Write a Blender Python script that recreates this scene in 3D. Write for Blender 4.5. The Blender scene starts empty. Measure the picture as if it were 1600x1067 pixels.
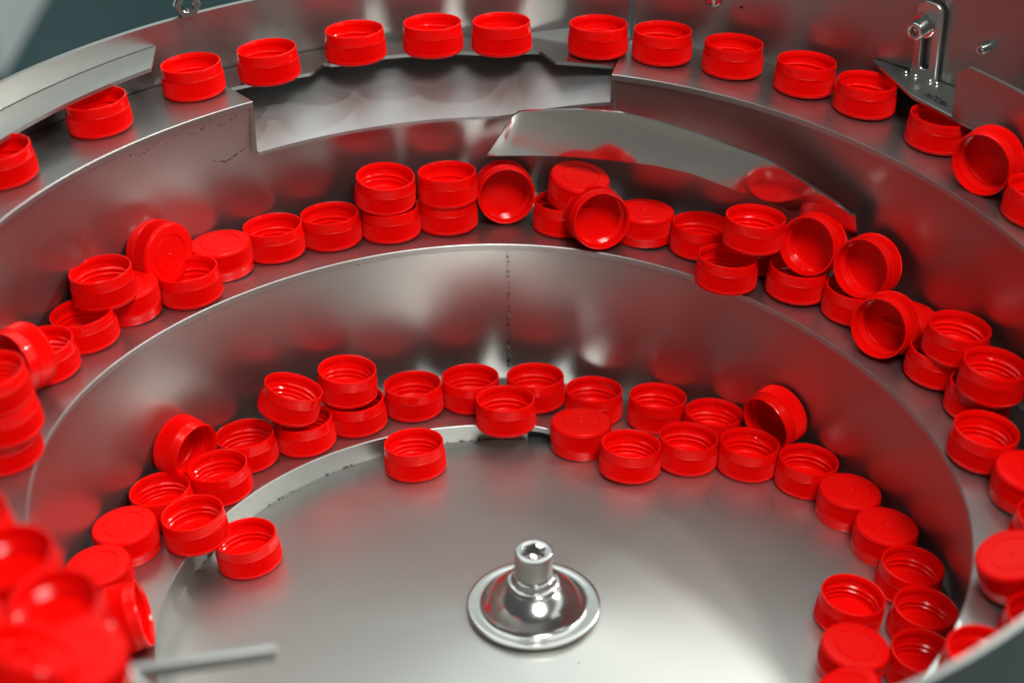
import bpy, bmesh, math, random
from mathutils import Vector, Matrix, Quaternion
random.seed(7)
R = math.radians
MM = 0.001
sc = bpy.context.scene
col = sc.collection

# ------------------------------------------------------------------ camera
cam_d = bpy.data.cameras.new('camera'); cam = bpy.data.objects.new('camera', cam_d); col.objects.link(cam)
PITCH, YAW, ROLL = 0.5915, -0.0631, -0.0086
fwd = Vector((math.sin(YAW)*math.cos(PITCH), math.cos(YAW)*math.cos(PITCH), -math.sin(PITCH)))
rgt = Vector((math.cos(YAW), -math.sin(YAW), 0)); upv = rgt.cross(fwd)
r2 = rgt*math.cos(ROLL)+upv*math.sin(ROLL); u2 = -rgt*math.sin(ROLL)+upv*math.cos(ROLL)
M = Matrix((r2, u2, -fwd)).transposed().to_4x4()
M.translation = Vector((40.93, -741.72, 670.13))*MM
cam.matrix_world = M
cam_d.sensor_width = 36; cam_d.lens = 3400*36/1600
cam_d.clip_start = 0.02; cam_d.clip_end = 60
cam_d.dof.use_dof = True; cam_d.dof.focus_distance = 1.07; cam_d.dof.aperture_fstop = 5.4
cam_d.dof.aperture_blades = 9
sc.camera = cam

# ------------------------------------------------------------------ light
w = bpy.data.worlds.new('World'); sc.world = w; w.use_nodes = True
bg = w.node_tree.nodes['Background']; bg.inputs[0].default_value = (0.80, 0.93, 0.92, 1); bg.inputs[1].default_value = 0.075

def area(name, loc, target, size, power, colr, size_y=None):
    l = bpy.data.lights.new(name, 'AREA'); l.energy = power; l.color = colr
    l.shape = 'RECTANGLE' if size_y else 'DISK'; l.size = size
    if size_y: l.size_y = size_y
    o = bpy.data.objects.new(name, l); col.objects.link(o)
    o.location = loc
    o.rotation_euler = (Vector(target)-Vector(loc)).to_track_quat('-Z', 'Y').to_euler()
    return o
# key: two small lamp heads at the right, slightly behind the bowl
area('key_lamp', (1.84, 0.88, 2.22), (0, 0.05, 0.05), 0.10, 25, (1.0, 0.95, 0.88))
area('second_lamp', (1.30, 1.95, 2.15), (0, 0.05, 0.05), 0.12, 10, (1.0, 0.97, 0.92))
# lamp over the viewer's shoulder
area('work_lamp', (0.55, -0.95, 2.15), (0, 0.1, 0.1), 0.80, 37, (1.0, 0.98, 0.95))
# broad pale light of the hall: bright wall behind, to the right, and the ceiling
area('hall_wall_light', (0.75, 3.2, 2.3), (0, 0, 0.2), 5.4, 35, (0.90, 1.0, 0.97), 3.4)
area('hall_wall_light', (3.2, -0.3, 1.7), (0, 0, 0.2), 3.6, 24, (0.95, 1.0, 0.97), 2.4)
area('ceiling_panel', (0.1, 1.1, 3.0), (0, 0.2, 0.1), 3.0, 24, (0.94, 1.0, 0.97), 2.4)

sc.view_settings.view_transform = 'Standard'; sc.view_settings.look = 'None'
sc.view_settings.exposure = 0.22; sc.view_settings.gamma = 1.0
try: sc.view_settings.use_curve_mapping = False
except Exception: pass
sc.render.engine = 'CYCLES'
sc.cycles.use_denoising = True
sc.cycles.max_bounces = 7; sc.cycles.glossy_bounces = 5; sc.cycles.diffuse_bounces = 3
sc.cycles.sample_clamp_indirect = 6

# ------------------------------------------------------------------ materials
def new_mat(name):
    m = bpy.data.materials.new(name); m.use_nodes = True
    return m, m.node_tree, m.node_tree.nodes['Principled BSDF']

def steel(name, base, r0, r1, aniso=0.0, ring=True, streak=700.0, along=5.0, bump=0.12, mottle=0.10):
    m, nt, b = new_mat(name); N = nt.nodes; L = nt.links
    b.inputs['Metallic'].default_value = 0.97
    tc = N.new('ShaderNodeTexCoord'); sx = N.new('ShaderNodeSeparateXYZ'); L.new(tc.outputs['Object'], sx.inputs[0])
    if ring:
        at = N.new('ShaderNodeMath'); at.operation = 'ARCTAN2'; L.new(sx.outputs['Y'], at.inputs[0]); L.new(sx.outputs['X'], at.inputs[1])
        m1 = N.new('ShaderNodeMath'); m1.operation = 'MULTIPLY'; m1.inputs[1].default_value = along; L.new(at.outputs[0], m1.inputs[0])
        ln = N.new('ShaderNodeVectorMath'); ln.operation = 'LENGTH'
        cx = N.new('ShaderNodeCombineXYZ'); L.new(sx.outputs['X'], cx.inputs[0]); L.new(sx.outputs['Y'], cx.inputs[1]); L.new(cx.outputs[0], ln.inputs[0])
        m2 = N.new('ShaderNodeMath'); m2.operation = 'MULTIPLY'; m2.inputs[1].default_value = streak; L.new(sx.outputs['Z'], m2.inputs[0])
        m3 = N.new('ShaderNodeMath'); m3.operation = 'MULTIPLY'; m3.inputs[1].default_value = streak; L.new(ln.outputs['Value'], m3.inputs[0])
        cv = N.new('ShaderNodeCombineXYZ'); L.new(m1.outputs[0], cv.inputs[0]); L.new(m2.outputs[0], cv.inputs[1]); L.new(m3.outputs[0], cv.inputs[2])
        vec = cv.outputs[0]
    else:
        mp = N.new('ShaderNodeMapping'); mp.inputs['Scale'].default_value = (along*8, streak, streak); L.new(tc.outputs['Object'], mp.inputs[0]); vec = mp.outputs[0]
    n1 = N.new('ShaderNodeTexNoise'); n1.inputs['Scale'].default_value = 1.0; n1.inputs['Detail'].default_value = 4; L.new(vec, n1.inputs['Vector'])
    n2 = N.new('ShaderNodeTexNoise'); n2.inputs['Scale'].default_value = 22.0; n2.inputs['Detail'].default_value = 5; L.new(tc.outputs['Object'], n2.inputs['Vector'])
    mx = N.new('ShaderNodeMath'); mx.operation = 'MULTIPLY_ADD'; mx.inputs[1].default_value = 0.5; L.new(n1.outputs['Fac'], mx.inputs[0])
    h2 = N.new('ShaderNodeMath'); h2.operation = 'MULTIPLY'; h2.inputs[1].default_value = 0.5; L.new(n2.outputs['Fac'], h2.inputs[0]); L.new(h2.outputs[0], mx.inputs[2])
    mr = N.new('ShaderNodeMapRange'); mr.inputs['From Min'].default_value = 0.3; mr.inputs['From Max'].default_value = 0.7
    mr.inputs['To Min'].default_value = r0; mr.inputs['To Max'].default_value = r1; L.new(mx.outputs[0], mr.inputs['Value']); L.new(mr.outputs[0], b.inputs['Roughness'])
    cr = N.new('ShaderNodeMapRange'); cr.inputs['From Min'].default_value = 0.3; cr.inputs['From Max'].default_value = 0.7
    cr.inputs['To Min'].default_value = 1.0-mottle; cr.inputs['To Max'].default_value = 1.0; L.new(mx.outputs[0], cr.inputs['Value'])
    vm = N.new('ShaderNodeVectorMath'); vm.operation = 'SCALE'; vm.inputs[0].default_value = base; L.new(cr.outputs[0], vm.inputs['Scale']); L.new(vm.outputs[0], b.inputs['Base Color'])
    if bump:
        bp = N.new('ShaderNodeBump'); bp.inputs['Strength'].default_value = bump; bp.inputs['Distance'].default_value = 0.00006
        L.new(n1.outputs['Fac'], bp.inputs['Height']); L.new(bp.outputs[0], b.inputs['Normal'])
    if aniso:
        b.inputs['Anisotropic'].default_value = aniso; b.inputs['Anisotropic Rotation'].default_value = 0.25
        tg = N.new('ShaderNodeTangent'); tg.direction_type = 'RADIAL'; tg.axis = 'Z'; L.new(tg.outputs[0], b.inputs['Tangent'])
    return m

STEEL = steel('brushed_steel_wall', (0.41, 0.415, 0.40), 0.31, 0.39, aniso=0.5, streak=2600, along=9, bump=0.02, mottle=0.06)
TRACK = steel('brushed_steel_track', (0.44, 0.445, 0.435), 0.32, 0.42, along=7, streak=1800, bump=0.04, mottle=0.08)
FLOOR = steel('satin_steel_floor', (0.55, 0.555, 0.53), 0.39, 0.42, ring=False, along=60, streak=900, bump=0.03, mottle=0.05)
PLATE = steel('satin_steel_plate', (0.54, 0.53, 0.51), 0.12, 0.16, ring=False, along=20, streak=300, bump=0.0, mottle=0.03)
SATIN = steel('matt_steel_plate', (0.46, 0.475, 0.47), 0.46, 0.52, ring=False, along=20, streak=300, bump=0.0, mottle=0.05)
EDGE = steel('ground_steel_edge', (0.56, 0.57, 0.55), 0.27, 0.36, along=20, streak=900, bump=0.03)
CHROME = steel('polished_steel', (0.66, 0.66, 0.64), 0.06, 0.12, ring=False, along=20, streak=300, bump=0.0, mottle=0.05)
LIP = steel('worn_track_lip', (0.42, 0.43, 0.42), 0.40, 0.50, along=30, streak=1200, bump=0.05, mottle=0.12)
BELL = steel('spun_steel', (0.62, 0.61, 0.59), 0.13, 0.20, ring=False, along=20, streak=300, bump=0.0, mottle=0.08)

def water_ring(m, cx, cy, rad, wid, amount):
    nt = m.node_tree; N = nt.nodes; L = nt.links; b = N['Principled BSDF']
    tc = N.new('ShaderNodeTexCoord'); nz = N.new('ShaderNodeTexNoise'); nz.inputs['Scale'].default_value = 60; L.new(tc.outputs['Object'], nz.inputs['Vector'])
    mp = N.new('ShaderNodeVectorMath'); mp.operation = 'SUBTRACT'; mp.inputs[1].default_value = (cx, cy, 0); L.new(tc.outputs['Object'], mp.inputs[0])
    fl = N.new('ShaderNodeVectorMath'); fl.operation = 'MULTIPLY'; fl.inputs[1].default_value = (1, 1, 0); L.new(mp.outputs[0], fl.inputs[0])
    ln = N.new('ShaderNodeVectorMath'); ln.operation = 'LENGTH'; L.new(fl.outputs[0], ln.inputs[0])
    wob = N.new('ShaderNodeMath'); wob.operation = 'MULTIPLY_ADD'; wob.inputs[1].default_value = 0.004; L.new(nz.outputs['Fac'], wob.inputs[0]); L.new(ln.outputs['Value'], wob.inputs[2])
    df = N.new('ShaderNodeMath'); df.operation = 'COMPARE'; df.inputs[1].default_value = rad+0.002; df.inputs[2].default_value = wid; L.new(wob.outputs[0], df.inputs[0])
    src = b.inputs['Base Color'].links[0].from_socket
    mx = N.new('ShaderNodeMix'); mx.data_type = 'RGBA'; mx.blend_type = 'MULTIPLY'; mx.inputs['B'].default_value = (amount, amount*.97, amount*.93, 1)
    L.new(df.outputs[0], mx.inputs['Factor']); L.new(src, mx.inputs['A']); L.new(mx.outputs['Result'], b.inputs['Base Color'])
water_ring(FLOOR, 0.0992, 0.1084, 0.0165, 0.0004, 0.88)

def weld_mat():
    m, nt, b = new_mat('weld_scale'); N = nt.nodes; L = nt.links
    tc = N.new('ShaderNodeTexCoord'); n = N.new('ShaderNodeTexNoise'); n.inputs['Scale'].default_value = 300; L.new(tc.outputs['Object'], n.inputs['Vector'])
    cr = N.new('ShaderNodeValToRGB'); cr.color_ramp.elements[0].color = (0.03, 0.022, 0.018, 1); cr.color_ramp.elements[1].color = (0.30, 0.27, 0.24, 1)
    cr.color_ramp.elements[0].position = 0.4; cr.color_ramp.elements[1].position = 0.65
    L.new(n.outputs['Fac'], cr.inputs[0]); L.new(cr.outputs[0], b.inputs['Base Color']); b.inputs['Metallic'].default_value = 0.8; b.inputs['Roughness'].default_value = 0.4
    return m
WELD = weld_mat()

def red_mat(name, rough, sat, spec=0.34):
    m, nt, b = new_mat(name); N = nt.nodes; L = nt.links
    tc = N.new('ShaderNodeTexCoord'); n = N.new('ShaderNodeTexNoise'); n.inputs['Scale'].default_value = 180; n.inputs['Detail'].default_value = 4
    L.new(tc.outputs['Object'], n.inputs['Vector'])
    oi = N.new('ShaderNodeObjectInfo')
    cr = N.new('ShaderNodeMapRange'); cr.inputs['To Min'].default_value = 0.93; cr.inputs['To Max'].default_value = 1.04; L.new(oi.outputs['Random'], cr.inputs['Value'])
    vm = N.new('ShaderNodeVectorMath'); vm.operation = 'SCALE'; vm.inputs[0].default_value = sat; L.new(cr.outputs[0], vm.inputs['Scale']); L.new(vm.outputs[0], b.inputs['Base Color'])
    rr = N.new('ShaderNodeMapRange'); rr.inputs['To Min'].default_value = rough-0.02; rr.inputs['To Max'].default_value = rough+0.03; L.new(n.outputs['Fac'], rr.inputs['Value']); L.new(rr.outputs[0], b.inputs['Roughness'])
    b.inputs['Specular IOR Level'].default_value = spec
    b.inputs['IOR'].default_value = 1.46
    return m
RED = red_mat('red_moulded_plastic', 0.15, (0.90, 0.0030, 0.0018))
REDK = red_mat('red_ribbed_plastic', 0.34, (0.90, 0.0030, 0.0018), 0.16)

def plain(name, c, rough, metal=0.0, var=0.3, scale=3.0):
    m, nt, b = new_mat(name); N = nt.nodes; L = nt.links
    tc = N.new('ShaderNodeTexCoord'); n = N.new('ShaderNodeTexNoise'); n.inputs['Scale'].default_value = scale; n.inputs['Detail'].default_value = 6; L.new(tc.outputs['Object'], n.inputs['Vector'])
    cr = N.new('ShaderNodeMapRange'); cr.inputs['To Min'].default_value = 1-var; cr.inputs['To Max'].default_value = 1+var; L.new(n.outputs['Fac'], cr.inputs['Value'])
    vm = N.new('ShaderNodeVectorMath'); vm.operation = 'SCALE'; vm.inputs[0].default_value = c; L.new(cr.outputs[0], vm.inputs['Scale']); L.new(vm.outputs[0], b.inputs['Base Color'])
    b.inputs['Roughness'].default_value = rough; b.inputs['Metallic'].default_value = metal
    return m
GROUND = plain('dark_teal_hall_floor', (0.018, 0.055, 0.062), 0.5, 0, 0.6, 3.0)
WHITE = plain('pale_cabinet_paint', (0.80, 0.85, 0.86), 0.4, 0, 0.08, 4.0)

# ------------------------------------------------------------------ bowl shape (mm, degrees)
def ss(x): x = min(1.0, max(0.0, x)); return x*x*(3-2*x)
TAU = math.tan(0.14); PHI = math.tan(0.14)
TR = {1: (154.70, 8.58, 0.0, -9.77, 4.04, 11.61, 28.11), 2: (198.31, 51.70, 2.675, 4.30, 4.16, 91.73, 69.03), 3: (240.31, 27.27, 2.544, 4.48, 5.26, 170.34, 59.50)}
def edge0(k, th):
    r0, g, q, cx, cy, z0, pz = TR[k]; t = (th-90)/360; a = R(th)
    r = r0+g*t+q*math.cos(4*(a-math.pi/2))
    return math.hypot(r*math.cos(a)+cx, r*math.sin(a)+cy)
def zed0(k, th): return TR[k][5]+TR[k][6]*(th-90)/360
def edge(k, th):
    e = edge0(k, th)
    if k == 1 and th > 215: e += ss((th-215)/50)*(edge0(2, th-360)-e)
    if k == 3: e += (246-e)*(ss((-18-th)/14)+ss((th-238)/5))
    return e
def zed(k, th):
    z = zed0(k, th)
    if k == 1 and th > 215: z += ss((th-215)/50)*(zed0(2, th-360)-z)
    if k == 3: z += (182.8-z)*(ss((-18-th)/14)+ss((th-238)/5))
    return z
def outer(th):
    t = (th-90)/360; a = R(th); r = 296.04+25.27*t+2.544*math.cos(4*(a-math.pi/2))
    r = math.hypot(r*math.cos(a)+5.64, r*math.sin(a)+6.23)
    return r+(294-r)*ss((30-th)/40)
LEAN = 7.0
def floor_z(r, th):
    if th > 180: th -= 360
    u = ss((90-th)/40) if th > -90 else ss((th+180)/60)
    return (158-r)*PHI+3+3*u*min(1, r/120)+3*(1-min(1, r/120))
def track_z(k, r, th): return zed(k, th)-(r-edge(k, th))*TAU
def low_track_z(r, th):          # lower track ramps up from the floor
    u = ss((th-80)/12); return floor_z(r, th)+0.3+(track_z(1, r, th)-floor_z(r, th)-0.3)*u
CUT0, CUT1 = 83.0, 126.4
def cut_z(th): return 144.0+(th-96)*0.13 if th > 96 else 144.0+(96-th)*0.75
def zwall2(th): return cut_z(th) if CUT0 < th < CUT1 else zed(3, th)-3.4
def rim_z(th): return 237.0 if th < 82.4 else 196.2+51.35*(th-90)/360

# ------------------------------------------------------------------ mesh helpers
def mesh_obj(name, verts, faces, mat, parent=None, smooth=38, recalc=True):
    me = bpy.data.meshes.new(name); me.from_pydata([tuple(c*MM for c in v) for v in verts], [], faces)
    if recalc:
        bm = bmesh.new(); bm.from_mesh(me); bmesh.ops.recalc_face_normals(bm, faces=bm.faces); bm.to_mesh(me); bm.free()
    if smooth:
        me.polygons.foreach_set('use_smooth', [True]*len(me.polygons)); me.set_sharp_from_angle(angle=R(smooth))
    me.materials.append(mat)
    o = bpy.data.objects.new(name, me); col.objects.link(o)
    if parent is not None: o.parent = parent
    return o
def frange(a, b, step):
    n = max(1, int(math.ceil((b-a)/step))); return [a+(b-a)*i/n for i in range(n+1)]
def sweep_vf(ths, prof, vs=None, fs=None):
    vs = [] if vs is None else vs; fs = [] if fs is None else fs; base = len(vs); n = None
    for th in ths:
        p = prof(th); n = len(p); a = R(th)
        for r, z in p: vs.append((r*math.cos(a), r*math.sin(a), z))
    m = len(ths)
    for i in range(m-1):
        for j in range(n):
            k = (j+1) % n
            fs.append((base+i*n+j, base+i*n+k, base+(i+1)*n+k, base+(i+1)*n+j))
    fs.append(tuple(base+j for j in range(n))); fs.append(tuple(base+(m-1)*n+j for j in reversed(range(n))))
    return vs, fs
def sweep(name, ths, prof, mat, parent, smooth=38, lip=None):
    vs, fs = sweep_vf(ths, prof); o = mesh_obj(name, vs, fs, mat, parent, smooth)
    if lip:                       # the ground edge of a track plate
        o.data.materials.append(LIP); n = len(prof(ths[0]))
        for i, p in enumerate(o.data.polygons):
            if i < (len(ths)-1)*n and i % n in lip: p.material_index = 1
    return o
def lathe_vf(prof, n=64, c=(0, 0, 0), vs=None, fs=None):
    vs = [] if vs is None else vs; fs = [] if fs is None else fs; rings = []
    for r, z in prof:
        if r < 1e-6: rings.append([len(vs)]); vs.append((c[0], c[1], c[2]+z)); continue
        b = len(vs); rings.append(list(range(b, b+n)))
        for i in range(n):
            a = 2*math.pi*i/n; vs.append((c[0]+r*math.cos(a), c[1]+r*math.sin(a), c[2]+z))
    for A, B in zip(rings[:-1], rings[1:]):
        for i in range(n):
            j = (i+1) % n
            if len(A) == 1 and len(B) == 1: continue
            if len(A) == 1: fs.append((A[0], B[j], B[i]))
            elif len(B) == 1: fs.append((A[i], A[j], B[0]))
            else: fs.append((A[i], A[j], B[j], B[i]))
    return vs, fs
def empty(name, loc=(0, 0, 0)):
    o = bpy.data.objects.new(name, None); col.objects.link(o); o.location = loc; o.empty_display_size = 0.02
    return o
def tag(o, label, cat=None, group=None, kind=None):
    if label: o['label'] = label
    if cat: o['category'] = cat
    if group: o['group'] = group
    if kind: o['kind'] = kind
    return o

# ------------------------------------------------------------------ surroundings
g = mesh_obj('ground', [(-12000, -6000, -820), (12000, -6000, -820), (12000, 16000, -820), (-12000, 16000, -820)], [(0, 1, 2, 3)], GROUND, smooth=0)
g['kind'] = 'structure'

def far_box(name, x0, x1, y0, y1, z0, z1, mat):
    vs = [(x, y, z) for z in (z0, z1) for x, y in ((x0, y0), (x1, y0), (x1, y1), (x0, y1))]
    return mesh_obj(name, vs, [(3, 2, 1, 0), (4, 5, 6, 7), (0, 1, 5, 4), (1, 2, 6, 5), (2, 3, 7, 6), (3, 0, 4, 7)], mat, smooth=0)
o = far_box('cabinet', -1750, -905, 2150, 2900, -819, -560, WHITE); tag(o, 'pale out-of-focus cabinet in the far upper left corner', 'cabinet')

# ------------------------------------------------------------------ the bowl
bowl = empty('feeder_bowl', (0, 0, 0))
tag(bowl, 'large stainless steel spiral feeder bowl with three rising tracks', 'feeder bowl')

# floor: shallow cone
vs, fs = [(0.0, 0.0, floor_z(0, 45))], []
ths = frange(-180, 180, 2.5)[:-1]; fr = [0.12, 0.25, 0.5, 0.72, 0.86, 1.0]
for f in fr:
    for th in ths:
        r = f*170 if f < 1 else edge(2, th if th > -95 else th+360)+LEAN+1; a = R(th)
        z = floor_z(r, th)
        vs.append((r*math.cos(a), r*math.sin(a), z))
n = len(ths)
for i in range(n): fs.append((0, 1+i, 1+(i+1) % n))
for k in range(len(fr)-1):
    for i in range(n):
        j = (i+1) % n; fs.append((1+k*n+i, 1+(k+1)*n+i, 1+(k+1)*n+j, 1+k*n+j))
mesh_obj('floor_plate', vs, fs, FLOOR, bowl, 60)

# walls
def wall1(th):
    t = zed(2, th)-3.4; r = edge(2, th)+1.2; b = (low_track_z(r+LEAN, th) if th > 80 else floor_z(r+LEAN, th))-2
    return [(r, t), (r+LEAN, b), (r+LEAN+2.5, b), (r+2.5, t)]
sweep('inner_wall', frange(-95, 265, 2), wall1, STEEL, bowl)
def wall2(th):
    t = zwall2(th); r = edge(3, th)+1.2; b = track_z(2, r+LEAN, th)-2; tt = zed(3, th)-3.4
    rt = r+LEAN*(1-(t-b)/(tt-b))
    return [(rt, t), (r+LEAN, b), (r+LEAN+2.5, b), (rt+2.5, t)]
sweep('middle_wall', frange(-95, CUT0-.02, 2)+frange(CUT0+.02, CUT1-.02, 2)+frange(CUT1+.02, 265, 2), wall2, STEEL, bowl)
def wall3(th):
    r = outer(th); b = track_z(3, r, th)-26
    return [(r, rim_z(th)), (r, b), (r+2.6, b), (r+2.6, rim_z(th))]
lowall = sweep('outer_wall', frange(82.7, 241, 2), wall3, STEEL, bowl)
hiwall = sweep('outer_wall', frange(-17, 82.4, 2), lambda th: [(r-0.5, z) for r, z in wall3(th)], STEEL, bowl)
tag(lowall, 'left outer wall with a low bright rim'); tag(hiwall, 'taller right outer wall carrying the bracket')

# tracks (plates lying on the walls, lip slightly proud)
def plate(k, zf=None, wid=None):
    def f(th):
        r0 = edge(k, th); r1 = (edge(k+1, th)+LEAN+1.2 if k < 3 else outer(th)-0.6)-0.2
        zz = (lambda r: track_z(k, r, th)) if zf is None else (lambda r: zf(r, th))
        return [(r0+0.35, zz(r0)), (r1, zz(r1)), (r1, zz(r1)-2.6), (r0+0.3, zz(r0)-3.5), (r0, zz(r0)-3.2), (r0, zz(r0)-0.35)]
    return f
sweep('lower_track', frange(80.5, 265, 1.5), plate(1, low_track_z), TRACK, bowl, 30, (3, 4, 5))
def riser(th):
    r = edge(1, th)+1.0; t = low_track_z(r, th)-3.4; return [(r, t), (r, floor_z(r, th)-1.5), (r+2, floor_z(r, th)-1.5), (r+2, t)]
sweep('track_riser', frange(93.0, 265, 1.5), riser, LIP, bowl)
sweep('middle_track', frange(-95, 265, 1.5), plate(2), TRACK, bowl, 30, (3, 4, 5))
sweep('upper_track', frange(-17, CUT0, 1.5), plate(3), TRACK, bowl, 30, (3, 4, 5))
sweep('upper_track', frange(CUT1, 238, 1.5), plate(3), TRACK, bowl, 30, (3, 4, 5))

# cutout with its sloping plate, cheeks and the narrow strip
sweep('deflector_plate', frange(CUT0+.15, CUT1-.15, 1.5), lambda th: [(edge(3, th)-0.6, cut_z(th)+0.2), (outer(th)-.4, cut_z(th)+17), (outer(th)-.4, cut_z(th)+15), (edge(3, th)-0.6, cut_z(th)-1.6)], SATIN, bowl, 30)
for a, b in ((CUT0-.3, CUT0+.12), (CUT1-.12, CUT1+.3)):
    sweep('cheek_plate', [a, b], lambda th: [(edge(3, th)+.6, cut_z(90 if th < 100 else 126)), (edge(3, th)+.6, zed(3, th)-2.9), (outer(th)-1, track_z(3, outer(th), th)-2.9), (outer(th)-1, cut_z(90 if th < 100 else 126))], STEEL, bowl, 20)
def strip_in(th):
    if th > 117: return 267+(th-117)*0.25
    if th > 114.5: return 279-(th-114.5)*4.8
    if th > 91.5: return 277.5-3.0*max(0, math.sin((th-93)/7.6*math.pi))
    if th > 90: return 264+(th-90)*9
    return 262.5
def strip(th):
    r0, r1 = strip_in(th), outer(th)-1.2-4.0*ss((th-96)/2)*ss((113-th)/2)
    z = lambda r: track_z(3, r, th)-0.7
    return [(r0, z(r0)), (r1, z(r1)), (r1, z(r1)-2.2), (r0+.6, z(r0)-2.2)]
sweep('track_strip', frange(CUT0+.2, CUT1-.2, 0.5), strip, PLATE, bowl, 25)

# baffle over the middle track
BT = [(51.2, 128.1), (52.1, 130.9), (59.6, 143.1), (61.9, 147.1), (67.1, 150.8), (71.8, 154.6), (76.5, 158.0), (81.1, 159.9), (85.8, 159.3), (94.7, 154.9)]
BB = [(50.7, 112.7), (68.0, 126.5), (71.5, 130.1), (76.3, 131.3), (83.4, 130.2), (89.4, 129.0), (97.6, 125.7)]
def lerp_t(T, x):
    if x <= T[0][0]: return T[0][1]
    for (a, u), (b, v) in zip(T[:-1], T[1:]):
        if x <= b: return u+(v-u)*(x-a)/(b-a)
    return T[-1][1]
def baffle_r(th): return 239-13*math.sin(math.pi*min(1, max(0, (th-49)/52)))
vs, fs = [], []; S_ = 60; BV = 7
for i in range(S_+1):
    u = i/S_
    tt = 50.2+u*(95.4-50.2); tb = 50.2+u*(98.0-50.2)
    zt = lerp_t(BT, tt); zb = lerp_t(BB, tb)
    if u > 0.955: zt -= ((u-0.955)/0.045)**2.2*7
    for j in range(BV):
        v = j/(BV-1); th = tb+(tt-tb)*v; z = zb+(zt-zb)*v
        off = -0.5*(1-(2*v-1)**2)-5.0*(v-0.5)*(0.35+0.65*abs(2*u-0.9))
        for s in (0, 1.6):
            r = baffle_r(th)+off+s; vs.append((r*math.cos(R(th)), r*math.sin(R(th)), z))
for i in range(S_):
    a = i*2*BV; b = a+2*BV
    for j in range(BV-1):
        q = 2*j
        fs.append((a+q, a+q+2, b+q+2, b+q)); fs.append((a+q+1, b+q+1, b+q+3, a+q+3))
    q = 2*BV-2
    fs.append((a+q, a+q+1, b+q+1, b+q)); fs.append((a, b, b+1, a+1))
for a in (0, S_*2*BV):
    for j in range(BV-1): fs.append((a+2*j, a+2*j+1, a+2*j+3, a+2*j+2))
tag(mesh_obj('baffle', vs, fs, PLATE, bowl, 40), 'curved polished baffle sheet above the middle track')

# guard strip along the left rim
def guard(th):
    u = 0.0
    r1 = outer(th)-0.5; r0 = 275.5
    return [(r0, 190.6), (r0+0.3, 192.4), (r1, 191.2), (r1, 189.4)]
vs, fs = [], []
gt = frange(0, 1, 1/30.)
for u in gt:
    for (r, z) in guard(140):
        k = (r-275.5)/(outer(140)-0.5-275.5)
        th = (134.4-3.2*k)+u*(178-134.4)
        rr = 275.5+k*(outer(th)-0.5-275.5) if k > 0.5 else r
        vs.append((rr*math.cos(R(th)), rr*math.sin(R(th)), z+(th-134)*0.02))
n = 4
for i in range(len(gt)-1):
    for j in range(n): fs.append((i*n+j, i*n+(j+1) % n, (i+1)*n+(j+1) % n, (i+1)*n+j))
fs.append((0, 1, 2, 3)); fs.append(tuple((len(gt)-1)*n+j for j in (3, 2, 1, 0)))
tag(mesh_obj('rim_guard', vs, fs, EDGE, bowl, 25), 'bent steel guard strip under the left rim')

# --- fittings on the right wall: local frame at the wall
def wall_frame(th, z, inset=0.0):
    a = R(th); r = outer(th)-0.5-inset
    n_ = Vector((-math.cos(a), -math.sin(a), 0)); t_ = Vector((math.sin(a), -math.cos(a), 0))   # inward, and to the right in the picture
    return Vector((r*math.cos(a), r*math.sin(a), z)), n_, t_
def prism(name, outline, thick, th, z, inset, mat, parent, holes=(), bevel=0.5):
    """outline in (along the wall, up) mm; extruded inward from the wall"""
    o_, n_, t_ = wall_frame(th, z, inset)
    bm = bmesh.new()
    def loop(pts, d): return [bm.verts.new(o_+t_*p[0]+Vector((0, 0, p[1]))+n_*d) for p in pts]
    for d, sgn in ((thick, 1), (0, -1)):
        L0 = loop(outline, d); ed = [bm.edges.new((L0[i], L0[(i+1) % len(L0)])) for i in range(len(L0))]
        for h in holes:
            L1 = loop(h, d); ed += [bm.edges.new((L1[i], L1[(i+1) % len(L1)])) for i in range(len(L1))]
        bmesh.ops.triangle_fill(bm, use_beauty=True, edges=ed)
    bm.verts.ensure_lookup_table(); nv = len(bm.verts)//2; s = 0
    for P in [outline]+list(holes):
        k = len(P)
        for i in range(k):
            j = (i+1) % k; bm.faces.new((bm.verts[s+i], bm.verts[s+j], bm.verts[nv+s+j], bm.verts[nv+s+i]))
        s += k
    bmesh.ops.recalc_face_normals(bm, faces=bm.faces)
    vs = [tuple(v.co) for v in bm.verts]; bm.verts.index_update(); fs = [tuple(v.index for v in f.verts) for f in bm.faces]; bm.free()
    o = mesh_obj(name, vs, fs, mat, parent, 30)
    if bevel:
        b = o.modifiers.new('bevel', 'BEVEL'); b.width = bevel*MM; b.segments = 2; b.limit_method = 'ANGLE'; b.angle_limit = R(50)
    return o
def rrect(x0, x1, y0, y1, rad, n=6, corners=(1, 1, 1, 1)):
    pts = []
    for (cx, cy, a0, on) in ((x1, y1, 0, corners[0]), (x0, y1, 90, corners[1]), (x0, y0, 180, corners[2]), (x1, y0, 270, corners[3])):
        if not on: pts.append((cx, cy)); continue
        sx = -1 if cx == x1 else 1; sy = -1 if cy == y1 else 1
        for i in range(n+1):
            a = R(a0+90*i/n); pts.append((cx+sx*rad+rad*math.cos(a), cy+sy*rad+rad*math.sin(a)))
    return pts
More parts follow.
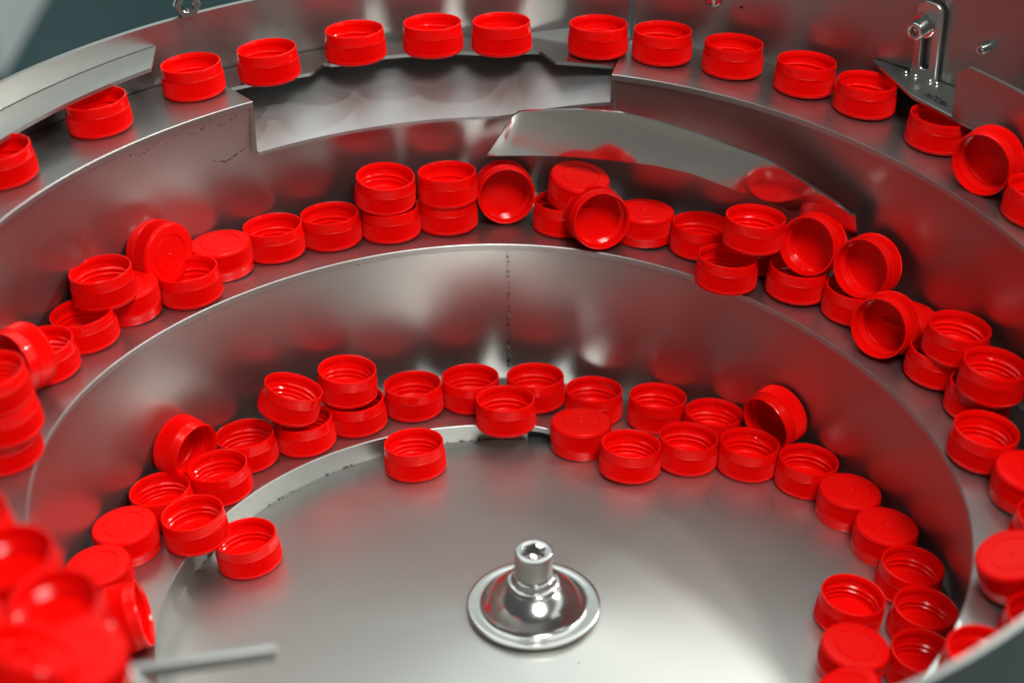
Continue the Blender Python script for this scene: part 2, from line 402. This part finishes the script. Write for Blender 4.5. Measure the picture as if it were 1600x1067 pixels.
def socket_screw(name, rad, length, pos, direction, parent, washer=None, socket=0.55):
    """cap screw: head with a hexagon socket"""
    vs, fs = [], []; n = 36; hexr = rad*socket
    def ring(r, z, hexa=False):
        b = len(vs)
        for i in range(n):
            a = 2*math.pi*i/n
            rr = r/ max(math.cos((a+math.pi/6) % (math.pi/3)-math.pi/6), 1e-3)*math.cos(math.pi/6) if hexa else r
            vs.append((rr*math.cos(a), rr*math.sin(a), z))
        return b
    seq = [ring(rad, 0), ring(rad, length-0.9), ring(rad-0.25, length-0.3), ring(rad-0.9, length), ring(hexr+0.5, length), ring(hexr, length-0.35, True), ring(hexr, length-rad*0.75, True)]
    for a, b in zip(seq[:-1], seq[1:]):
        for i in range(n): j = (i+1) % n; fs.append((a+i, a+j, b+j, b+i))
    c = len(vs); vs.append((0, 0, length-rad*0.95))
    for i in range(n): fs.append((seq[-1]+i, seq[-1]+(i+1) % n, c))
    fs.append(tuple(reversed(range(n))))
    o = mesh_obj(name, vs, fs, CHROME, parent, 35)
    q = Vector((0, 0, 1)).rotation_difference(Vector(direction)); o.rotation_mode = 'QUATERNION'; o.rotation_quaternion = q; o.location = Vector(pos)*MM
    return o

# slotted bracket with its screw
tab = prism('slotted_bracket', rrect(-7.2, 7.2, -20.5, 21.5, 5.2, corners=(1, 1, 0, 0)), 2.6, 51.5, 197.5, 2.2, EDGE, bowl,
            holes=(list(reversed(rrect(-2.7, 2.7, -14.5, 14.0, 2.65))),), bevel=0.6)
tag(tab, 'upright slotted bracket tab on the right outer wall')
o_, n_, t_ = wall_frame(51.9, 206.5, 4.8)
ws, wf = lathe_vf([(0, 0), (5.9, 0), (6.2, .3), (6.2, 1.0), (5.8, 1.3), (0, 1.3)], 36)
wsh = mesh_obj('washer', ws, wf, CHROME, tab, 35); wsh.rotation_mode = 'QUATERNION'; wsh.rotation_quaternion = Vector((0, 0, 1)).rotation_difference(n_); wsh.location = o_*MM
socket_screw('socket_screw', 4.6, 8.5, o_+n_*1.3, n_, tab)
# small stud
o_, n_, t_ = wall_frame(45.3, 205.4, 0)
socket_screw('stud', 2.7, 6.5, o_, n_, bowl, socket=0.4)
# lug near the top of the picture
o_, n_, t_ = wall_frame(74.4, 190.6, 0)
vs, fs = lathe_vf([(0, 3.2), (2.5, 3.0), (4.2, 2.0), (4.9, 0.6), (4.9, -0.5)], 32)
lug = mesh_obj('rivet', vs, fs, CHROME, bowl, 60); lug.rotation_mode = 'QUATERNION'; lug.rotation_quaternion = Vector((0, 0, 1)).rotation_difference(n_); lug.location = o_*MM
o_, n_, t_ = wall_frame(71.6, 188.0, 0)
vs, fs = lathe_vf([(0, 0.25), (0.9, 0.2), (1.0, -0.2)], 16)
pin = mesh_obj('rivet', vs, fs, WELD, bowl, 60); pin.rotation_mode = 'QUATERNION'; pin.rotation_quaternion = Vector((0, 0, 1)).rotation_difference(n_); pin.location = o_*MM
# pointed guide plate: horizontal
GP = [(160.0, 251.5), (176.5, 212.2), (196.8, 186.8), (212.0, 171.0), (236, 141), (252, 150)]
GP += [(math.cos(R(t))*(outer(t)-1.5), math.sin(R(t))*(outer(t)-1.5)) for t in (33, 37, 41, 45, 49, 53, 56)]
vs = [(x, y, 178.2) for x, y in GP]+[(x, y, 176.0) for x, y in GP]; k = len(GP)
fs = [tuple(range(k)), tuple(reversed(range(k, 2*k)))]+[(i, k+i, k+(i+1) % k, (i+1) % k) for i in range(k)]
gpl = mesh_obj('guide_plate', vs, fs, EDGE, bowl, 30); tag(gpl, 'pointed horizontal guide plate over the top track')
b = gpl.modifiers.new('bevel', 'BEVEL'); b.width = 0.0006; b.segments = 2
# hinge-like weld dots where the tab meets the guide plate
for dx in (-9.5, -4.0, 4.5, 8.3):
    o_, n_, t_ = wall_frame(51.5, 178.3, 5.0)
    p = o_+t_*dx
    vs, fs = lathe_vf([(0, 1.5), (0.9, 1.2), (1.5, 0.4), (1.6, -0.3)], 14, tuple(p)); mesh_obj('weld_dot', vs, fs, CHROME, gpl, 60)
# hand-drawn marker scribble on the guide plate
INK = plain('black_marker_ink', (0.012, 0.014, 0.016), 0.5, 0, 0.2, 300)
vs, fs = [], []
for k in range(4):
    pr = None
    for i in range(26):
        u = i/25; x = 183.5+8.5*u+1.1*math.sin(u*19+k*2.1); y = 212.5-10.0*u+1.6*math.cos(u*(15+3*k)+k)+0.6*k
        a = len(vs); vs += [(x-.22, y-.18, 178.32+.01*k), (x+.22, y+.18, 178.32+.01*k)]
        if pr is not None and (i+k*3) % 9: fs.append((pr, pr+1, a+1, a))
        pr = a
mesh_obj('marker_scribble', vs, fs, INK, gpl, 0, recalc=False)
# rounded side plate right of the bracket
SIDE_TOP = 207.0
def side(th):
    u = ss((44.6-th)/1.4); zt = SIDE_TOP-(1-u)*5; r = 271.5
    return [(r, 178.4), (r, zt), (r+2, zt), (r+2, 178.4)]
tag(sweep('side_plate', frange(18, 43, 1.5)+frange(43.2, 44.6, 0.15), side, STEEL, bowl, 40), 'round-cornered upright plate at the right end of the guide')

# nut welded on the left rim, hole facing the viewer
vs, fs = [], []
a = R(127.3); rc = outer(127.3)+1.3; cen = Vector((rc*math.cos(a), rc*math.sin(a), rim_z(127.3)+5.6)); n_ = Vector((0.35, -0.9, 0.15)).normalized(); t_ = Vector((0, 0, 1)).cross(n_).normalized(); b_ = n_.cross(t_)
n = 36
def nring(r, d, hexa):
    s = len(vs)
    for i in range(n):
        q = 2*math.pi*i/n+0.2; rr = r*math.cos(math.pi/6)/math.cos((q % (math.pi/3))-math.pi/6) if hexa else r
        vs.append(tuple(cen+t_*rr*math.cos(q)+b_*rr*math.sin(q)+n_*d))
    return s
seq = [nring(3.1, -3, False), nring(6.6, -3, True), nring(6.8, -2.5, True), nring(6.8, 2.5, True), nring(6.4, 3, True), nring(3.6, 3, False), nring(3.1, 2.5, False)]
seq.append(seq[0])
for p, q in zip(seq[:-1], seq[1:]):
    for i in range(n): j = (i+1) % n; fs.append((p+i, p+j, q+j, q+i))
tag(mesh_obj('rim_nut', vs, fs, CHROME, bowl, 30), 'hexagonal nut welded upright on the left rim')

# clamp bracket and blade on the near left rim
def blk(name, pts, z0, z1, mat, bev):
    k = len(pts); vs = [(x, y, z1) for x, y in pts]+[(x, y, z0) for x, y in pts]
    fs = [tuple(range(k)), tuple(reversed(range(k, 2*k)))]+[(i, k+i, k+(i+1) % k, (i+1) % k) for i in range(k)]
    o = mesh_obj(name, vs, fs, mat, bowl, 30); b = o.modifiers.new('bevel', 'BEVEL'); b.width = bev*MM; b.segments = 3; return o
blk('clamp_block', [(-124, -206), (-150, -188), (-163, -205), (-139, -226)], 183, 194, TRACK, 2.5)
blk('blade', [(-77, -188), (-75, -189), (-75.6, -191), (-126, -205), (-128, -202)], 165.5, 171.0, TRACK, 0.5)

# dome and bolt in the middle of the floor
DC = (2.5, 3.0, floor_z(0, 45)-2.2)
vs, fs = lathe_vf([(0, 0), (29.6, 0.0), (30.2, 0.6), (30.0, 1.6), (28.6, 2.2), (26.5, 1.7), (24.4, 1.5), (22.8, 2.2), (21.6, 4.2), (19.8, 7.0), (17.2, 9.9), (14.0, 12.2), (12.4, 13.2), (11.6, 13.6), (0, 13.6)], 96, DC)
dome = mesh_obj('dome_washer', vs, fs, BELL, bowl, 50); tag(dome, 'polished bell-shaped dome clamping the floor centre')
vs, fs = lathe_vf([(0, 0), (11.6, 0), (12.2, 0.5), (12.2, 1.9), (11.6, 2.3), (10.2, 2.4), (10.0, 3.1), (9.8, 4.8), (9.2, 5.2), (0, 5.2)], 64, (DC[0], DC[1], DC[2]+13.6))
mesh_obj('spring_washer', vs, fs, CHROME, dome, 35)
socket_screw('socket_screw', 8.6, 13.5, (DC[0], DC[1], DC[2]+18.8), (0.02, -0.01, 1), dome, socket=0.66)

# weld seam down the inner wall and weld dots along the lips
def bumps(name, pts, mat, parent):
    vs, fs = [], []
    for (x, y, z, s) in pts:
        k = len(vs)
        for i in range(3):
            for j in range(6):
                a = math.pi*(i+1)/4; q = math.pi*2*j/6
                vs.append((x+s*math.sin(a)*math.cos(q)*random.uniform(.7, 1.2), y+s*math.sin(a)*math.sin(q)*random.uniform(.7, 1.2), z+s*math.cos(a)*random.uniform(.8, 1.3)))
        for i in range(2):
            for j in range(6): fs.append((k+i*6+j, k+i*6+(j+1) % 6, k+(i+1)*6+(j+1) % 6, k+(i+1)*6+j))
        fs.append(tuple(k+j for j in range(6))); fs.append(tuple(k+12+j for j in range(6)))
    o = mesh_obj(name, vs, fs, mat, parent, 70); o['kind'] = 'stuff'; return o
def wall_pt(k, th, z, inset=0.0):
    r = edge(k+1, th)+1.2; t = zed(k+1, th)-3.4
    b = (low_track_z(r+LEAN, th) if k == 1 and th > 80 else (floor_z(r+LEAN, th) if k == 1 else track_z(k, r+LEAN, th)))-2
    rr = r+LEAN*(t-z)/(t-b)-inset
    return (rr*math.cos(R(th)), rr*math.sin(R(th)), z)
pts = [(*wall_pt(1, 95.75+random.choice((-.12, .12))+random.gauss(0, .04), random.uniform(10, 88)), random.uniform(.15, .5)) for _ in range(190)]
pts += [(*wall_pt(1, 95.75, z), s) for z, s in ((72, .9), (61, .7), (47, .7), (38, .7), (29, .9), (24, .8), (20, .9), (16, .8), (13, 1.0))]
bumps('weld_seam', pts, WELD, bowl)
pts = []
for _ in range(46):
    th = random.gauss(68.5, 2.2); pts.append((*wall_pt(1, th, zed(2, th)-3.2-abs(random.gauss(0, .5))), random.uniform(.25, .7)))
for th, s in ((117.5, .9), (106, .6), (104.6, .4), (78, .7), (61, 1.0), (60.2, .8), (59.6, .5), (56, .6), (112, .5), (124, .5), (86.5, .4)):
    pts.append((*wall_pt(1, th, zed(2, th)-3.6), s))
bumps('weld_spatter', pts, WELD, bowl)
pts = []
for _ in range(60):
    th = random.uniform(128.5, 146); pts.append((*wall_pt(2, th, zed(3, th)-7.5-1.2*math.sin(th*1.7)+random.gauss(0, .35)), random.uniform(.12, .36)))
bumps('weld_scar', pts, WELD, bowl)
pts = []
for _ in range(40):
    u = random.gauss(0, 1); th = 130+u*0.9; pts.append((*wall_pt(2, th, 146.5+abs(u)*1.6+random.gauss(0, .35)), random.uniform(.15, .42)))
bumps('weld_scar', pts, WELD, bowl)
pts = []
for _ in range(90):
    th = random.choice((random.gauss(101, 3), random.uniform(93, 150), random.gauss(157, 1.6))); r = edge(1, th)+0.6
    pts.append((r*math.cos(R(th)), r*math.sin(R(th)), floor_z(r, th)+0.1, random.uniform(.2, .55)))
bumps('weld_bead', pts, WELD, bowl)
pts = []
for x, y in ((-52, 61), (12, 95), (-86, 30), (35, 52), (-20, 112), (70, -18), (-105, 5), (58, 84), (-64, 96), (100, 22), (24, -30), (-40, -8)):
    pts.append((x, y, floor_z(math.hypot(x, y), math.degrees(math.atan2(y, x)))+0.05, random.uniform(.18, .4)))
bumps('plastic_crumbs', pts, WELD, bowl)

# ------------------------------------------------------------------ red caps
def cap_meshes():
    K = 100; n = K*2
    vs, fs = [], []
    def ring(r, z, kn=0.0):
        b = len(vs)
        for i in range(n):
            a = 2*math.pi*i/n; rr = r-(kn if i % 2 else 0); vs.append((rr*math.cos(a), rr*math.sin(a), z))
        return b
    def join(a, b):
        for i in range(n): j = (i+1) % n; fs.append((a+i, a+j, b+j, b+i))
    c0 = len(vs); vs.append((0, 0, -0.5))
    seq = [ring(0.5, -0.42), ring(0.95, 0.08), ring(9.1, 0.08), ring(9.35, 0.5), ring(9.75, 0.5), ring(10.0, 0.0), ring(13.9, 0.0), ring(14.75, 0.28), ring(15.3, 0.95), ring(15.5, 1.7), ring(15.55, 2.1, 0.0), ring(15.6, 2.3, 0.7), ring(15.45, 9.5, 0.7), ring(15.3, 9.8), ring(14.95, 10.0), ring(13.9, 10.0), ring(13.75, 9.6), ring(13.7, 2.6), ring(13.2, 1.9), ring(12.2, 1.75), ring(0.8, 1.75)]
    for i in range(n): fs.append((c0, seq[0]+(i+1) % n, seq[0]+i))
    for a, b in zip(seq[:-1], seq[1:]): join(a, b)
    c1 = len(vs); vs.append((0, 0, 2.15))
    for i in range(n): fs.append((seq[-1]+i, seq[-1]+(i+1) % n, c1))
    shell = mesh_obj('shell', vs, fs, REDK, None, 32)
    # tamper band
    v2, f2 = lathe_vf([(14.2, 10.05), (15.05, 10.05), (15.2, 10.35), (15.22, 10.9), (15.05, 11.5), (15.0, 13.2), (15.02, 14.9), (14.8, 15.4), (14.5, 15.5), (14.15, 15.35), (13.95, 14.8), (13.35, 13.2), (13.5, 12.7), (14.0, 12.2), (14.1, 11.0), (14.2, 10.05)], 96)
    band = mesh_obj('tamper_band', v2, f2, RED, None, 40)
    # thread: helical ridge
    v3, f3 = [], []; turns, per = 2.25, 64; m = int(turns*per); prof = [(13.85, -0.85), (13.0, -0.25), (13.0, 0.25), (13.85, 0.85)]
    for i in range(m+1):
        a = 2*math.pi*i/per; z = 3.6+2.55*i/per; e = min(1, i/5, (m-i)/5)
        for r, dz in prof: rr = 13.85-(13.85-r)*e; v3.append((rr*math.cos(a), rr*math.sin(a), z+dz))
    for i in range(m):
        for j in range(3): f3.append((i*4+j, i*4+j+1, (i+1)*4+j+1, (i+1)*4+j))
        f3.append((i*4+3, i*4, (i+1)*4, (i+1)*4+3))
    f3.append((0, 1, 2, 3)); f3.append((m*4+3, m*4+2, m*4+1, m*4))
    thread = mesh_obj('inner_thread', v3, f3, RED, None, 50)
    return shell, band, thread
protos = cap_meshes()
CAPS = [
('U',(-244.8,112.8,177.9),(-0.127,0.058,0.990),'open red cap cut by the left edge, under the metal rim guard'),
('U',(-212.6,167.0,175.4),(-0.110,0.086,0.990),'open red cap half covered by the right end of the rim guard'),
('U',(-175.4,210.5,172.9),(-0.089,0.107,0.990),'open red cap on the top track just right of the rim guard'),
('U',(-140.8,229.1,172.4),(-0.073,0.119,0.990),'open red cap on the top track at the left end of the cutout'),
('U',(-100.8,257.8,169.8),(-0.051,0.130,0.990),"leftmost of the three open red caps above the cutout's narrow strip"),
('U',(-62.3,270.1,168.6),(-0.031,0.136,0.990),"middle of the three open red caps above the cutout's narrow strip"),
('U',(-27.3,274.6,167.8),(-0.014,0.139,0.990),"rightmost of the three open red caps above the cutout's narrow strip"),
('U',(22.2,278.5,165.6),(0.011,0.139,0.990),"open red cap on the top track at the cutout's right end"),
('U',(55.2,275.3,164.3),(0.027,0.137,0.990),'open red cap on the top track, second right of the cutout'),
('U',(91.1,264.9,162.9),(0.045,0.132,0.990),'open red cap on the top track, third right of the cutout'),
('U',(127.0,249.3,161.4),(0.063,0.124,0.990),'open red cap on the top track, second left of the slotted bracket'),
('U',(155.7,230.5,160.3),(0.078,0.116,0.990),"open red cap on the top track touching the pointed guide plate's tip"),
('U',(188.3,198.8,159.1),(0.096,0.101,0.990),'open red cap half hidden under the pointed guide plate'),
('T',(211.2,161.9,173.5),(-0.576,-0.807,0.127),'red cap on its side on the top track, hollow facing down left'),
('U',(226.3,133.1,157.9),(0.120,0.071,0.990),'red cap cut by the right edge at the end of the top track'),
('U',(-222.6,-5.7,108.1),(-0.139,-0.004,0.990),'lowest cap of the red stack at the left edge'),
('U',(-220.1,-7.7,124.1),(-0.139,-0.005,0.990),'middle cap of the red stack at the left edge'),
('U',(-222.7,-7.4,139.2),(-0.139,-0.005,0.990),'top cap of the red stack at the left edge'),
('T',(-225.1,54.4,121.3),(-0.542,-0.831,0.124),'red cap leaning on its side behind the stack at the left edge'),
('U',(-223.8,67.4,102.7),(-0.133,0.042,0.990),'open red cap right of the leaning cap near the left edge'),
('U',(-211.7,95.3,101.3),(-0.128,0.056,0.990),'open red cap on the middle track under a raised cap at left'),
('U',(-204.5,110.1,115.6),(-0.123,0.066,0.990),'raised open red cap resting on two others at the left middle track'),
('D',(-198.5,123.0,115.1),(0.119,-0.073,-0.990),'upside-down red cap partly under the raised cap at left'),
('P',(-180.4,144.5,118.9),(-0.809,0.576,-0.118),'red cap on its side at left, closed end facing right'),
('U',(-170.0,136.8,100.1),(-0.109,0.087,0.990),'open red cap in front of the sideways cap on the left middle track'),
('D',(-161.3,168.8,112.0),(0.096,-0.101,-0.990),'upside-down red cap with closed top up on the left middle track'),
('U',(-136.9,187.4,95.1),(-0.082,0.113,0.990),'open red cap right of the upside-down cap on the left middle track'),
('U',(-110.1,201.9,94.0),(-0.067,0.122,0.990),'open red cap just left of the two stacks on the middle track'),
('U',(-81.0,212.1,93.1),(-0.050,0.130,0.990),'lower cap of the left two-cap stack on the middle track'),
('U',(-83.7,214.6,109.8),(0.038,0.013,0.999),'upper cap of the left two-cap stack on the middle track'),
('U',(-52.8,224.3,91.3),(-0.032,0.136,0.990),'lower cap of the right two-cap stack on the middle track'),
('U',(-52.5,225.1,106.6),(-0.032,0.136,0.990),'upper cap of the right two-cap stack on the middle track'),
('T',(-26.1,245.5,102.4),(0.231,-0.949,0.213),'red cap standing on edge beside the stacks, hollow facing the viewer'),
('U',(6.5,229.5,88.6),(0.004,0.139,0.990),"open red cap pinned under a tipped cap below the baffle's left part"),
('P',(15.4,230.4,119.3),(-0.156,0.011,-0.988),"tipped upside-down red cap perched high below the baffle's left part"),
('T',(22.0,219.3,103.6),(0.342,-0.910,0.234),'red cap on edge at the track lip, hollow facing down right'),
('D',(48.6,227.7,101.7),(-0.030,-0.136,-0.990),'upside-down red cap with glossy closed top below the baffle'),
('U',(77.2,216.5,84.8),(0.046,0.132,0.990),'open red cap right of the upside-down cap below the baffle'),
('U',(89.5,181.1,87.3),(0.062,0.125,0.990),"open red cap overhanging the middle track's inner edge"),
('U',(106.5,208.1,82.5),(0.063,0.124,0.990),'red cap mostly hidden beneath the raised cap below the baffle'),
('U',(102.2,187.3,106.8),(0.067,0.123,0.990),"raised open red cap sitting on others below the baffle's right half"),
('T',(135.8,190.7,107.2),(-0.493,-0.817,0.300),"red cap on edge at the baffle's right end, hollow facing left"),
('U',(124.8,181.3,82.7),(0.080,0.115,0.990),"upright red cap under the on-edge cap at the baffle's right end"),
('T',(161.8,174.6,105.1),(-0.540,-0.793,0.281),'red cap on edge right of the baffle, hollow facing left'),
('U',(151.8,167.3,80.1),(0.094,0.103,0.990),'upright red cap under the on-edge cap right of the baffle'),
('T',(168.9,140.6,93.8),(-0.554,-0.795,0.245),'lowest of the three on-edge red caps at right, near the lip'),
('D',(176.6,148.8,93.4),(-0.106,-0.090,-0.990),'shaded red cap squeezed behind the lowest on-edge cap at right'),
('U',(188.2,120.0,77.3),(0.118,0.074,0.990),'lower cap of the upper right-hand stack on the middle track'),
('U',(194.9,117.0,91.9),(0.120,0.072,0.990),'upper open cap of the upper right-hand stack on the middle track'),
('U',(204.3,94.1,75.6),(0.126,0.060,0.990),'lower cap of the right-hand stack nearest the right edge'),
('U',(208.2,88.7,90.5),(0.128,0.055,0.990),'upper open cap of the right-hand stack nearest the right edge'),
('U',(201.8,58.1,76.0),(0.134,0.038,0.990),'single open red cap in front of the right-hand stacks'),
('T',(241.4,41.5,119.3),(-0.945,-0.280,0.167),'shaded red cap at the right edge behind the single open cap'),
('D',(219.9,32.5,88.4),(-0.138,-0.019,-0.990),'upside-down red cap cut by the right edge at mid height'),
('U',(222.7,2.1,71.1),(0.140,0.003,0.990),'red cap at the right edge below the cut upside-down cap'),
('P',(203.3,-29.1,91.1),(0.250,0.045,-0.967),'tilted upside-down red cap at the lower right edge'),
('U',(210.8,-58.4,68.1),(0.135,-0.034,0.990),'red cap at the lower right edge just above the near rim'),
('U',(184.3,-80.9,68.5),(0.128,-0.056,0.990),'red cap mostly hidden behind the near rim at lower right'),
('T',(-180.1,107.3,33.6),(0.848,-0.529,-0.008),'red cap on its side at left, hollow facing right, against inner wall'),
('U',(-146.5,123.2,12.3),(-0.108,0.089,0.990),'open red cap right of the sideways cap on the lower track'),
('U',(-154.8,93.9,14.5),(-0.119,0.073,0.990),'open red cap in front of the sideways cap on the lower track'),
('U',(-179.6,76.3,13.1),(-0.129,0.054,0.990),'open red cap close to the inner wall on the left lower track'),
('U',(-159.2,53.6,17.3),(-0.132,0.047,0.990),"open red cap on the lower track's lip at left"),
('D',(-193.2,48.6,28.9),(0.135,-0.033,-0.990),'upper of the two upside-down red caps on the left lower track'),
('D',(-199.2,18.5,29.4),(0.139,-0.014,-0.990),'lower of the two upside-down red caps on the left lower track'),
('U',(-119.5,137.3,12.8),(-0.092,0.105,0.990),'lower cap of the tilted two-cap stack on the lower track'),
('U',(-127.9,136.0,32.5),(0.254,0.177,0.951),"tilted open red cap on top of the lower track's left stack"),
('U',(-95.7,156.3,11.7),(-0.073,0.119,0.990),'lower cap of the tall straight stack on the lower track'),
('U',(-100.8,159.8,27.7),(0.039,0.084,0.996),'upper open cap of the straight stack on the lower track'),
('U',(-68.0,172.7,10.4),(-0.051,0.130,0.990),'open red cap right of the straight stack on the lower track'),
('U',(-39.1,182.0,9.4),(-0.029,0.137,0.990),'open red cap at the inner wall just left of the weld seam'),
('U',(-19.4,158.5,12.7),(-0.017,0.139,0.990),"open red cap on the lower track's lip below the weld seam"),
('U',(-5.8,185.9,8.4),(-0.004,0.139,0.990),'open red cap at the inner wall just right of the weld seam'),
('U',(24.5,188.4,-1.0),(0.017,0.139,0.990),"open red cap behind the upside-down cap at the track's beginning"),
('D',(19.2,154.5,19.6),(-0.017,-0.138,-0.990),'upside-down red cap with ringed top where the lower track begins'),
('U',(44.2,129.4,8.0),(0.045,0.132,0.990),'open red cap on the floor right of the ringed upside-down cap'),
('U',(57.6,182.7,-0.1),(0.042,0.133,0.990),'open red cap by the inner wall, fourth right of the weld seam'),
('U',(72.6,140.4,5.6),(0.065,0.124,0.990),'open red cap on the floor, second right of the ringed cap'),
('U',(86.1,168.1,1.2),(0.064,0.124,0.990),'open red cap left of the sideways cap by the inner wall'),
('U',(103.1,139.5,3.8),(0.084,0.111,0.990),'open red cap in front of the sideways cap on the right floor'),
('T',(122.4,159.6,26.1),(-0.692,-0.717,-0.085),'red cap on its side by the right inner wall, hollow facing down'),
('U',(131.8,129.4,2.2),(0.100,0.097,0.990),'open red cap left of the two shaded upside-down caps'),
('D',(152.2,106.6,17.7),(-0.114,-0.080,-0.990),'upper of two upside-down red caps half in shadow on the right'),
('D',(167.7,80.0,17.7),(-0.126,-0.060,-0.990),'lower of two upside-down red caps half in shadow on the right'),
('U',(175.1,50.1,2.6),(0.134,0.038,0.990),'shaded open red cap below the two upside-down caps'),
('U',(145.0,21.6,7.6),(0.138,0.021,0.990),'open red cap on the right floor casting a shadow leftward'),
('U',(178.0,19.9,3.0),(0.138,0.017,0.990),'shaded open red cap against the lower right inner wall'),
('D',(145.8,-12.6,23.3),(-0.139,0.012,-0.990),'upside-down red cap near the bottom right of the floor'),
('U',(174.2,-10.3,3.7),(0.139,-0.006,0.990),'darkest open red cap partly behind the near rim, lower right'),
('P',(136.6,-53.5,33.9),(0.458,-0.006,-0.889),'tilted red cap cut by the bottom edge at right'),
('U',(-63.2,129.5,5.0),(-0.061,0.125,0.990),'lone open red cap on the floor at back centre'),
('U',(-135.0,52.9,4.8),(-0.130,0.051,0.990),'lone open red cap on the floor at left by the step'),
('T',(-182.7,-25.6,33.5),(0.958,0.187,0.218),'red cap lying on its side below the upside-down caps, lower left'),
('U',(-140.6,-211.8,193.5),(-0.081,-0.114,0.990),'blurred open red cap heaped at the lower left, beside the sideways cap'),
('U',(-160.9,-189.1,193.1),(-0.090,-0.106,0.990),'blurred open red cap at the left edge, upper end of the heap'),
('U',(-182.5,-167.4,192.0),(-0.096,-0.101,0.990),'red cap barely inside the left edge above the heap'),
('D',(-173.3,-219.8,204.6),(0.085,0.111,-0.990),'blurred upside-down red cap at the left edge low in the heap'),
('U',(-145.5,-250.8,205.3),(0.361,0.283,0.889),'blurred tilted red cap nearest the viewer in the lower left heap'),
('D',(-128.2,-241.0,211.2),(0.071,0.120,-0.990),"blurred upside-down red cap at the heap's right side, lower left"),
]
for i, (kind, base, ax, label) in enumerate(CAPS):
    root = empty('bottle_cap')
    root.rotation_mode = 'QUATERNION'
    q = Vector((0, 0, 1)).rotation_difference(Vector(ax).normalized())
    root.rotation_quaternion = q @ Quaternion((0, 0, 1), random.uniform(0, 6.283))
    root.location = Vector(base)*MM
    tag(root, label, 'bottle cap', 'red bottle caps in the feeder bowl')
    for p in protos:
        if i == 0: o = p
        else: o = p.copy(); col.objects.link(o)
        o.parent = root
